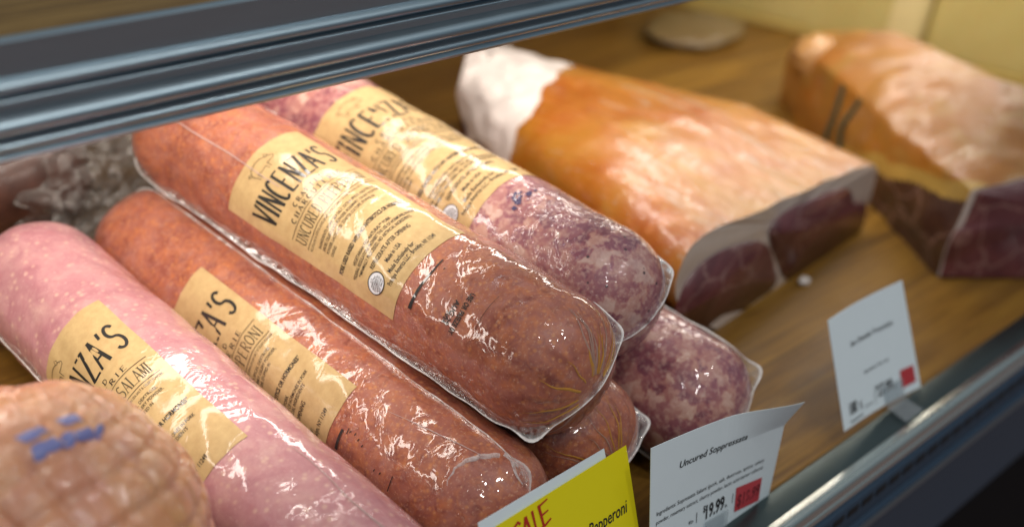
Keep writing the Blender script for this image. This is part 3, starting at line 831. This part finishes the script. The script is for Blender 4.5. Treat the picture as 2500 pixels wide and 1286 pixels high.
# ------------------------------------------------------------------ cheese, and wrapped goods at the back
def cheese():
    A0 = V((1.644, 1.048, 0)); d = V((.44, -.898, 0)); nrm = V((.898, .44, 0))
    for (a, b, lab, dy) in ((-.16, .294, 'big pale yellow cheese block behind the hams, left of the gap', 0.), (.30, .72, 'big pale yellow cheese block behind the hams, right of the gap', .004)):
        t = NT('cheese_paste'); v = t.coord(loc=(a*9, 0, 0))
        bs = t.ramp(t.noise(v, 7, 3, .6), [(.3, (.50, .40, .13)), (.7, (.60, .51, .20))])
        bs = t.mix(t.ramp(t.noise(v, 60, 3), [(.6, 0), (.75, .35)]), bs, (.40, .27, .07))
        p = t.bsdf(Base__Color=bs, Roughness=.45, Subsurface__Weight=.15, Subsurface__Scale=.01, Coat__Weight=.7, Coat__Roughness=.18)
        m = t.finish(p.outputs[0])
        L = b-a; mid = A0+d*((a+b)/2)+nrm*(.12+dy)
        root = empty('cheese_block', mid[:]); tag(root, lab, 'cheese', 'cheese blocks at the back of the shelf')
        bm = bmesh.new(); box_bm(bm, (-L/2, -.12, 0), (L/2, .12, .205), .022, 5)
        for vtx in bm.verts:
            c = vtx.co; c += V((mn.noise(c*9), mn.noise(c*9+V((5, 0, 0))), 0))*.004
            vtx.co = mid+d*c.x+nrm*c.y+V((0, 0, c.z))
        bm_obj('paste', bm, m, root, mid[:], True)
        if a < 0:  # rounded corner catching the light: highlight put in as a paler strip
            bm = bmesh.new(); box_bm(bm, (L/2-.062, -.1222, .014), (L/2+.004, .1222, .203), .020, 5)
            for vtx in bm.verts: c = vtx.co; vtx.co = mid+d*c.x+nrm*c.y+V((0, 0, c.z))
            bm_obj('painted_highlight', bm, mat_simple('cheese_edge_highlight', (.78, .66, .33), .45, var=.06, coat=.5, wr=2.0), root, mid[:], True)
        # rind along the foot
        bm = bmesh.new(); box_bm(bm, (-L/2+.004, -.1235, .0), (L/2-.004, .1235, .012), .004, 2)
        for vtx in bm.verts: c = vtx.co; vtx.co = mid+d*c.x+nrm*c.y+V((0, 0, c.z))
        bm_obj('rind', bm, mat_simple('cheese_rind', (.42, .30, .08), .6, var=.15), root, mid[:], False)
cheese()

def wrapped_back():
    # dark cured sausage wrapped in crumpled film, behind the pink salami
    base = (.46, .99, 0)
    root = empty('wrapped_sausage', base)
    tag(root, 'dark brown sausage in crumpled clear plastic at the back left, under the upper shelf', 'sausage')
    c = V((.395, 1.0, .055)); vs = []; nt = 64; nsx = 60
    for i in range(nsx+1):
        x = i/nsx; t = (x-.5)*2
        r = .056*(1-abs(t)**4.5)**(1/2.6)
        for j in range(nt):
            a = 2*math.pi*j/nt
            p = c+V((t*.14, -t*.03, 0))+V((.2*math.cos(a)*r, math.cos(a)*r, math.sin(a)*r))
            vs.append(p+V((0, 0, mn.noise(p*30)*.003)))
    t = NT('cured_dark_meat'); v = t.coord()
    bs = t.ramp(t.noise(v, 35, 4, .6), [(.3, (.045, .016, .010)), (.7, (.10, .038, .024))])
    p = t.bsdf(Base__Color=bs, Roughness=.5, Coat__Weight=.35, Coat__Roughness=.15, Coat__Normal=wrinkle(t, (2, 2, 2), 1.5))
    mesh('meat', vs, grid_faces(nsx+1, nt, cv=True), t.finish(p.outputs[0]), root, base)
    t = NT('crumpled_film'); v = t.coord()
    n1 = t.noise(v, 34, 3, .6, 1.8)
    p = t.bsdf(Base__Color=col((.36, .34, .32)), Roughness=.2, Normal=t.bump(n1, .0055), Coat__Weight=1.0, Coat__Roughness=.08)
    tr = t.n('ShaderNodeBsdfTransparent')
    mx = t.n('ShaderNodeMixShader', Fac=t.ramp(n1, [(.38, .06), (.66, .6)]), i1=tr.outputs[0], i2=p.outputs[0])
    fm = t.finish(mx.outputs[0])
    vs, fs = crumple(V((.525, .938, .050)), .062, 110, 80, 3, .30, 2.1, (1.15, .75, .85))
    mesh('crumpled_wrap', vs, fs, fm, root, base)
    # pale wedge of cheese lying flat under film far back
    base = (1.52, 1.01, 0)
    root = empty('wrapped_cheese', base)
    tag(root, 'small pale film-wrapped cheese piece lying flat on the wood behind the hams', 'cheese')
    vs, fs = crumple(V((1.525, 1.01, .012)), .052, 70, 50, 9, .10, 1.2, (1.8, 1.1, .26))
    mesh('paste', vs, fs, mat_simple('pale_cheese', (.17, .115, .048), .45, coat=.4, wr=4.0, var=.18, scale=30), root, base)
wrapped_back()

vs, fs = crumple(V((1.052, .506, .004)),   .0050, 26, 20, 5, .35, 2.2, (1.5, .9, .6))
tag(mesh('fat_scrap', vs, fs, FATW, None, (1.052, .506, 0)), 'small pale scrap of fat on the wood at the foot of the large ham', 'fat scrap')

# ------------------------------------------------------------------ the case: shelves and rails
X0, X1 = -1.2, 3.4
def extrude(prof, mat, name, parent=None, origin=(0, 0, 0), x0=X0, x1=X1, close=True, smooth=True):
    n = len(prof)
    vs = [(x0, y, z) for y, z in prof]+[(x1, y, z) for y, z in prof]
    fs = [(i, (i+1) % n, n+(i+1) % n, n+i) for i in range(n if close else n-1)]
    if close: fs += [tuple(range(n-1, -1, -1)), tuple(range(n, 2*n))]
    o = mesh(name, vs, fs, mat, parent, origin, smooth=smooth)
    if smooth:
        o.data.set_sharp_from_angle(angle=R_(40))
    return o

WOOD = mat_wood('shelf_wood', (.125, .058, .011), (.245, .122, .018), (.34, .182, .027))
WOODT = mat_wood('upper_shelf_wood', (.10, .055, .016), (.22, .13, .035), (.33, .21, .065), 1.0)
STEEL = mat_metal('brushed_steel_trim', (.38, .48, .54), .33)
DARKST = mat_metal('dark_rail_metal', (.10, .13, .13), .40)
BRIGHT = mat_metal('polished_rail_bead', (.62, .66, .62), .26)
FASC = mat_simple('dark_blue_fascia_paint', (.034, .058, .092), .5, var=.06, spec=.12)
BLACK = mat_simple('black_slot', (.004, .004, .005), .8)

sb = empty('case_shelf', (1.0, .77, -.03)); tag(sb, kind='structure')
bm = bmesh.new(); box_bm(bm, (X0, .338, -.03), (X1, 1.225, 0), .003, 2)
bm_obj('wood_board', bm, WOOD, sb, (1.0, .77, -.03))
tag(mesh('added_case_back', [(X0, 1.23, -.1), (X1, 1.23, -.1), (X1, 1.23, .55), (X0, 1.23, .55)], [(0, 1, 2, 3)], mat_simple('added_back_paint', (.10, .085, .07), .5), None, (0, 0, 0), False), kind='structure')  # mostly unseen panel, added so ambient light enters only from the front

# front rail
fr = empty('front_rail', (1.0, .30, -.10)); tag(fr, 'metal front rail with bright bead and dark slotted fascia below the price cards', 'rail')
org = (1.0, .30, -.10)
extrude([(.3365, -.03), (.3365, .0045), (.334, .006), (.3155, .0035), (.3155, -.03)], DARKST, 'top_plate', fr, org)
bead = [(.315, -.03), (.315, .004)]+[(.3085+.0062*math.cos(R_(a)), .0005+.0048*math.sin(R_(a))) for a in range(70, 200, 13)]+[(.3020, -.004)]+[(.3030+.0030*math.cos(R_(a)), -.0085+.0040*math.sin(R_(a))) for a in range(100, 250, 16)]+[(.3035, -.03)]
extrude(bead, BRIGHT, 'bead', fr, org)
fas = [(.3030, -.0135), (.2985, -.0155), (.2975, -.018), (.2975, -.0440), (.2945, -.0470), (.2925, -.0500), (.2925, -.0530), (.2945, -.0570), (.2955, -.062), (.2965, -.165), (.31, -.17), (.31, -.0135)]
extrude(fas, FASC, 'fascia', fr, org)
extrude([(.2935, -.0470), (.2915, -.0500), (.2915, -.0530), (.2935, -.0570), (.2945, -.052)], mat_metal('blue_grey_ridge', (.22, .28, .32), .4), 'ridge', fr, org)
for k in range(96):
    x = .50+k*.0222
    bm = bmesh.new(); box_bm(bm, (x, .2966, -.0285), (x+.0165, .2985, -.0205), .0008, 1)
    bm_obj('slot', bm, BLACK, fr, org)
tag(mesh('case_base', [(X0, .305, -.171), (X1, .305, -.171), (X1, .305, -.9), (X0, .305, -.9)], [(0, 1, 2, 3)], mat_simple('black_case_base', (.004, .004, .005), .8, spec=.1), None, (0, 0, 0), False), kind='structure')

# upper shelf with its moulded steel edge
us = empty('upper_shelf', (.8, .9, .30)); tag(us, 'upper wooden shelf with ribbed brushed steel front edge, crossing above the salamis', 'shelf')
org = (.8, .9, .30)
bm = bmesh.new(); box_bm(bm, (X0, .5845, .344), (X1, 1.225, .3625), .002, 2)
bm_obj('wood_board', bm, WOODT, us, org)
yf = .578
def bulge(z0, z1, depth, n=9):
    return [(yf-depth*math.sin(math.pi*k/n)**.8, z0+(z1-z0)*k/n) for k in range(n+1)]
P = [(yf+.0055, .3655), (yf+.0012, .3655), (yf, .3648), (yf, .3472)]
P += bulge(.3462, .3372, .0052)[0:]
P += [(yf+.0015, .3364)]+bulge(.3358, .3318, .0028)+[(yf+.001, .3312), (yf+.001, .3272)]
P += bulge(.3266, .3142, .0070, 12)+[(yf+.0005, .3136)]+bulge(.3132, .3052, .0052)
P += [(yf-.0008, .3040), (yf-.0022, .3022), (yf-.0015, .3003), (yf+.001, .2996), (yf+.0055, .3002)]
extrude(P, STEEL, 'steel_edge', us, org)
# shelf underside and the lamp housing behind the edge
extrude([(yf+.0060, .3005), (yf+.0075, .3005), (yf+.0075, .3425), (1.22, .3425), (1.22, .3438), (yf+.0060, .3438)], mat_simple('shelf_underside_paint', (.55, .55, .53), .45), 'underside', us, org, smooth=False)

# ------------------------------------------------------------------ price cards
def card(name, lab, C4, mat, nu=18, nv=14, curve=None, thick=.0005):
    BL, BR, TR, TL = [V(q) for q in C4]
    def P(u, v, off=0.):
        p = (BL*(1-u)+BR*u)*(1-v)+(TL*(1-u)+TR*u)*v
        nr = (BR-BL).cross(TL-BL).normalized()
        if curve: off += curve(u, v)
        return p+nr*off
    base = ((BL+BR)*.5)[:]
    root = empty(name, base); tag(root, lab, 'price card', 'price cards clipped along the front rail')
    def add(nm, m, off=0., u0=0, u1=1, v0=0, v1=1, par=None):
        fr_ = [P(u0+(u1-u0)*i/nu, v0+(v1-v0)*j/nv, off) for i in range(nu+1) for j in range(nv+1)]
        bk = [P(u0+(u1-u0)*i/nu, v0+(v1-v0)*j/nv, off-thick) for i in range(nu+1) for j in range(nv+1)]
        N = len(fr_); f1 = grid_faces(nu+1, nv+1)
        fs = f1+[tuple(N+k for k in reversed(f)) for f in f1]
        rim = [i*(nv+1) for i in range(nu+1)]+[nu*(nv+1)+j for j in range(1, nv+1)]+[i*(nv+1)+nv for i in range(nu-1, -1, -1)]+[j for j in range(nv-1, 0, -1)]
        for a, b in zip(rim, rim[1:]+rim[:1]): fs.append((a, N+a, N+b, b))
        o = mesh(nm, fr_+bk, fs, m, par or root, base, smooth=False); return o
    W = ((BR-BL).length+(TR-TL).length)/2; Hh = ((TL-BL).length+(TR-BR).length)/2
    def ink(F, m, par, off=.0004, name='lettering'):
        vs = [P(x/W, y/Hh, off) for x, y in F.v]
        return mesh(name, vs, F.f, m, par, base, smooth=False)
    return root, add, ink, P, W, Hh, base

def clip(root, P, u0, u1, base):
    t = NT('clear_clip_plastic')
    p = t.bsdf(Base__Color=col((.55, .58, .60)), Roughness=.15)
    tr = t.n('ShaderNodeBsdfTransparent', Color=col((.9, .92, .93)))
    m = t.finish(t.n('ShaderNodeMixShader', Fac=.2, i1=tr.outputs[0], i2=p.outputs[0]).outputs[0])
    a, b = P(u0, 0, .0), P(u1, 0, .0)
    vs = []; fs = []
    for off in (.0016, .003):
        vs += [P(u0, .17, off), P(u1, .17, off), P(u1, -.02, off), P(u0, -.02, off)]
    vs += [V((a.x, .316, .006)), V((b.x, .316, .006)), V((a.x, .316, .0075)), V((b.x, .316, .0075))]
    fs = [(4, 5, 6, 7), (3, 2, 1, 0), (0, 1, 5, 4), (1, 2, 6, 5), (3, 0, 4, 7), (3, 8, 9, 2), (7, 6, 11, 10), (8, 10, 11, 9)]
    mesh('clip', vs, fs, m, root, base, smooth=False)

# soppressata card
def foldc(u, v):
    k = sm(.55, 1.0, u)*max(0, v-.74)
    return -.0035*math.sin(math.pi*u)*v + k*.045
root, add, ink, P, W, Hh, base = card('price_card', 'white price card reading Uncured Soppressata with bent top corner and red price box', [(.594, .335, .010), (.742, .335, .002), (.733, .337, .1005), (.594, .357, .106)], PAPER, 30, 30, foldc)
cd = add('card', PAPER)
F = Flat()
F.text('Uncured Soppressata', .213*W, .715*W, .742*Hh, .052*Hh, bold=.01, shear=.25)
F.text('Ingredients: Sopressata Salami (pork, salt, dextrose, spices, celery', .047*W, .885*W, .447*Hh, .034*Hh)
F.text('powder, rosemary extract, cherry powder, lactic acid starter culture).', .044*W, .888*W, .377*Hh, .034*Hh)
F.text('19.99', .435*W, .585*W, .185*Hh, .118*Hh, bold=.025)
F.text('$', .412*W, .43*W, .255*Hh, .055*Hh, bold=.02); F.text('lb', .592*W, .61*W, .185*Hh, .03*Hh)
F.text('lb', .30*W, .335*W, .22*Hh, .03*Hh)
F.line([(.653*W, .19*Hh), (.653*W, .28*Hh)], .0006); F.line([(.36*W, .2*Hh), (.36*W, .29*Hh)], .0006)
ink(F, INKT, cd)
F = Flat(); F.quad([(.680*W, .085*Hh), (.900*W, .048*Hh), (.893*W, .285*Hh), (.675*W, .315*Hh)])
rb = ink(F, mat_simple('red_price_box', (.50, .045, .06), .5), cd, .0004, 'price_box')
F = Flat(); F.text('$19.99', .695*W, .885*W, .125*Hh, .11*Hh, bold=.02)
ink(F, mat_simple('dark_red_ink', (.16, .012, .02), .6), rb, .0007)
clip(root, P, .42, .60, base)

# prosciutto card
root, add, ink, P, W, Hh, base = card('price_card', 'small white price card for prosciutto at the right, priced 27.99 with a red square', [(.845, .335, .019), (.98, .335, .007), (.966, .377, .101), (.845, .377, .104)], PAPER, 16, 14, lambda u, v: -.004*math.sin(math.pi*u))
cd = add('card', PAPER)
F = Flat()
F.text('San Daniele Prosciutto', .25*W, .81*W, .664*Hh, .046*Hh, shear=.2, bold=.004)
F.text('Ingredients: Pork, salt', .375*W, .69*W, .372*Hh, .03*Hh)
F.text('27.99', .50*W, .69*W, .105*Hh, .105*Hh, bold=.02); F.text('$', .475*W, .495*W, .165*Hh, .05*Hh); F.text('lb', .70*W, .725*W, .105*Hh, .03*Hh)
F.text('180', .11*W, .215*W, .098*Hh, .105*Hh, bold=.02); F.text('35', .245*W, .285*W, .095*Hh, .07*Hh)
F.text('calories', .31*W, .42*W, .08*Hh, .025*Hh); F.line([(.46*W, .06*Hh), (.46*W, .17*Hh)], .0006)
F.text('PROSCIUTTO', .10*W, .28*W, .030*Hh, .022*Hh, bold=.02)
ink(F, INKT, cd)
F = Flat(); F.quad([(.788*W, .07*Hh), (.955*W, .075*Hh), (.954*W, .232*Hh), (.794*W, .236*Hh)])
ink(F, mat_simple('red_square', (.46, .04, .05), .5), cd, .0004, 'price_box')
clip(root, P, .56, .78, base)

# sale card: yellow card in front of a white one
root, add, ink, P, W, Hh, base = card('sale_card', 'yellow SALE card for pepperoni, clipped in front of a white card', [(.471, .335, -.005), (.595, .335, 0), (.595, .377, .095), (.471, .377, .09)], PAPER, 16, 14, lambda u, v: .0015*math.sin(math.pi*u)*(1-v))
YEL = mat_simple('yellow_card', (.76, .66, .003), .6, var=.02)
cd = add('card', YEL, thick if False else 0.)
F = Flat(); F.text('Pepperoni', .615*W, .935*W, .575*Hh, .085*Hh, bold=.008, shear=.25)
ink(F, INKT, cd)
F = Flat()
# hand-lettered SALE: tapering marker strokes
def sl(pts, w, w2=None): F.line([((.085+x)*W, (.762+y)*Hh) for x, y in pts], w, w2)
sl([(.075, .165), (.06, .185), (.03, .165), (.025, .13), (.05, .095), (.055, .06), (.035, .03), (.0, .035)], .0020, .0014)
sl([(.075, .025), (.115, .19)], .0014, .0022); sl([(.115, .19), (.145, .035)], .0024, .0016); sl([(.09, .085), (.14, .095)], .0013)
sl([(.165, .20), (.175, .045), (.22, .07)], .0020, .0012)
sl([(.215, .21), (.228, .06)], .0024, .0018); sl([(.215, .20), (.282, .215)], .0016, .0010); sl([(.222, .135), (.275, .145)], .0014, .0010); sl([(.228, .062), (.285, .085)], .0018, .0012)
ink(F, mat_simple('red_marker', (.42, .022, .012), .55), cd)
clip(root, P, .35, .6, base)
rootw, addw, inkw, Pw, Ww, Hw, basew = card('price_card', 'plain white card standing behind the yellow SALE card, only its top edge showing', [(.459, .3385, .001), (.581, .3385, .003), (.576, .3812, .0985), (.459, .3812, .0965)], PAPER, 12, 10)
addw('card', PAPER)

# ------------------------------------------------------------------ light
def area(name, loc, rot, sx, sy, e, c):
    l = bpy.data.lights.new(name, 'AREA'); l.shape = 'RECTANGLE'; l.size = sx; l.size_y = sy; l.energy = e; l.color = c
    o = bpy.data.objects.new(name, l); COL.objects.link(o); o.location = loc; o.rotation_euler = rot; return o
area('shelf_lamp', (.9, .602, .330), (R_(0), 0, 0), 3.6, .022, 4.3, (1.0, .93, .84))
area('shelf_lamp', (.9, .800, .335), (R_(0), 0, 0), 3.6, .050, 7.4, (1.0, .92, .83))
def disc(name, loc, size, e, c):
    l = bpy.data.lights.new(name, 'AREA'); l.shape = 'DISK'; l.size = size; l.energy = e; l.color = c
    o = bpy.data.objects.new(name, l); COL.objects.link(o); o.location = loc
    d = V((.6, .4, .1))-V(loc); o.rotation_euler = d.to_track_quat('-Z', 'Y').to_euler(); return o
for k, (x, y, sz, e) in enumerate(((.05, -.45, .15, 8.0), (1.0, -.9, .15, 8.0), (-.7, -1.6, .15, 8.0), (.5, .1, .06, 2.0), (1.9, -.5, .06, 2.0), (.4, -2.2, .06, 2.0), (-1.1, -.2, .06, 2.0))):
    disc('ceiling_spot', (x, y, 2.6), sz, e, (1.0, .97, .93))
W_ = bpy.data.worlds.new('World'); S.world = W_; W_.use_nodes = True
nt = W_.node_tree; nt.nodes.clear()
o = nt.nodes.new('ShaderNodeOutputWorld'); b = nt.nodes.new('ShaderNodeBackground')
tc = nt.nodes.new('ShaderNodeTexCoord'); sp = nt.nodes.new('ShaderNodeSeparateXYZ'); rp = nt.nodes.new('ShaderNodeValToRGB'); mm = nt.nodes.new('ShaderNodeMath')
mm.operation = 'MULTIPLY_ADD'; mm.inputs[1].default_value = .5; mm.inputs[2].default_value = .5
nt.links.new(tc.outputs['Generated'], sp.inputs[0]); nt.links.new(sp.outputs[2], mm.inputs[0]); nt.links.new(mm.outputs[0], rp.inputs[0])
nt.links.new(rp.outputs[0], b.inputs[0]); nt.links.new(b.outputs[0], o.inputs[0])
cr = rp.color_ramp
for e, (p, c) in zip([cr.elements[0], cr.elements[1]]+[cr.elements.new(.5) for _ in range(3)], ((.0, (.34, .26, .25)), (1., (.52, .66, .76)), (.42, (.36, .27, .26)), (.55, (.24, .25, .27)), (.75, (.42, .53, .61)))):
    e.position = p; e.color = (*c, 1)
b.inputs[1].default_value = .39

cam = bpy.data.cameras.new('camera'); co = bpy.data.objects.new('camera', cam); COL.objects.link(co)
cx = MR[:, 0]; cy = -MR[:, 1]; cz = -MR[:, 2]
co.matrix_world = Matrix(((cx[0], cy[0], cz[0], 0), (cx[1], cy[1], cz[1], 0), (cx[2], cy[2], cz[2], .623), (0, 0, 0, 1)))
cam.sensor_width = 36; cam.lens = 45.36; cam.clip_start = .02; cam.clip_end = 50
cam.dof.use_dof = True; cam.dof.focus_distance = .86; cam.dof.aperture_fstop = 2.8
S.camera = co
vs_ = S.view_settings; vs_.view_transform = 'Standard'; vs_.look = 'None'; vs_.exposure = .12; vs_.gamma = 1; vs_.use_curve_mapping = False
S.cycles.transparent_max_bounces = 16; S.cycles.max_bounces = 8
S.cycles.use_denoising = True
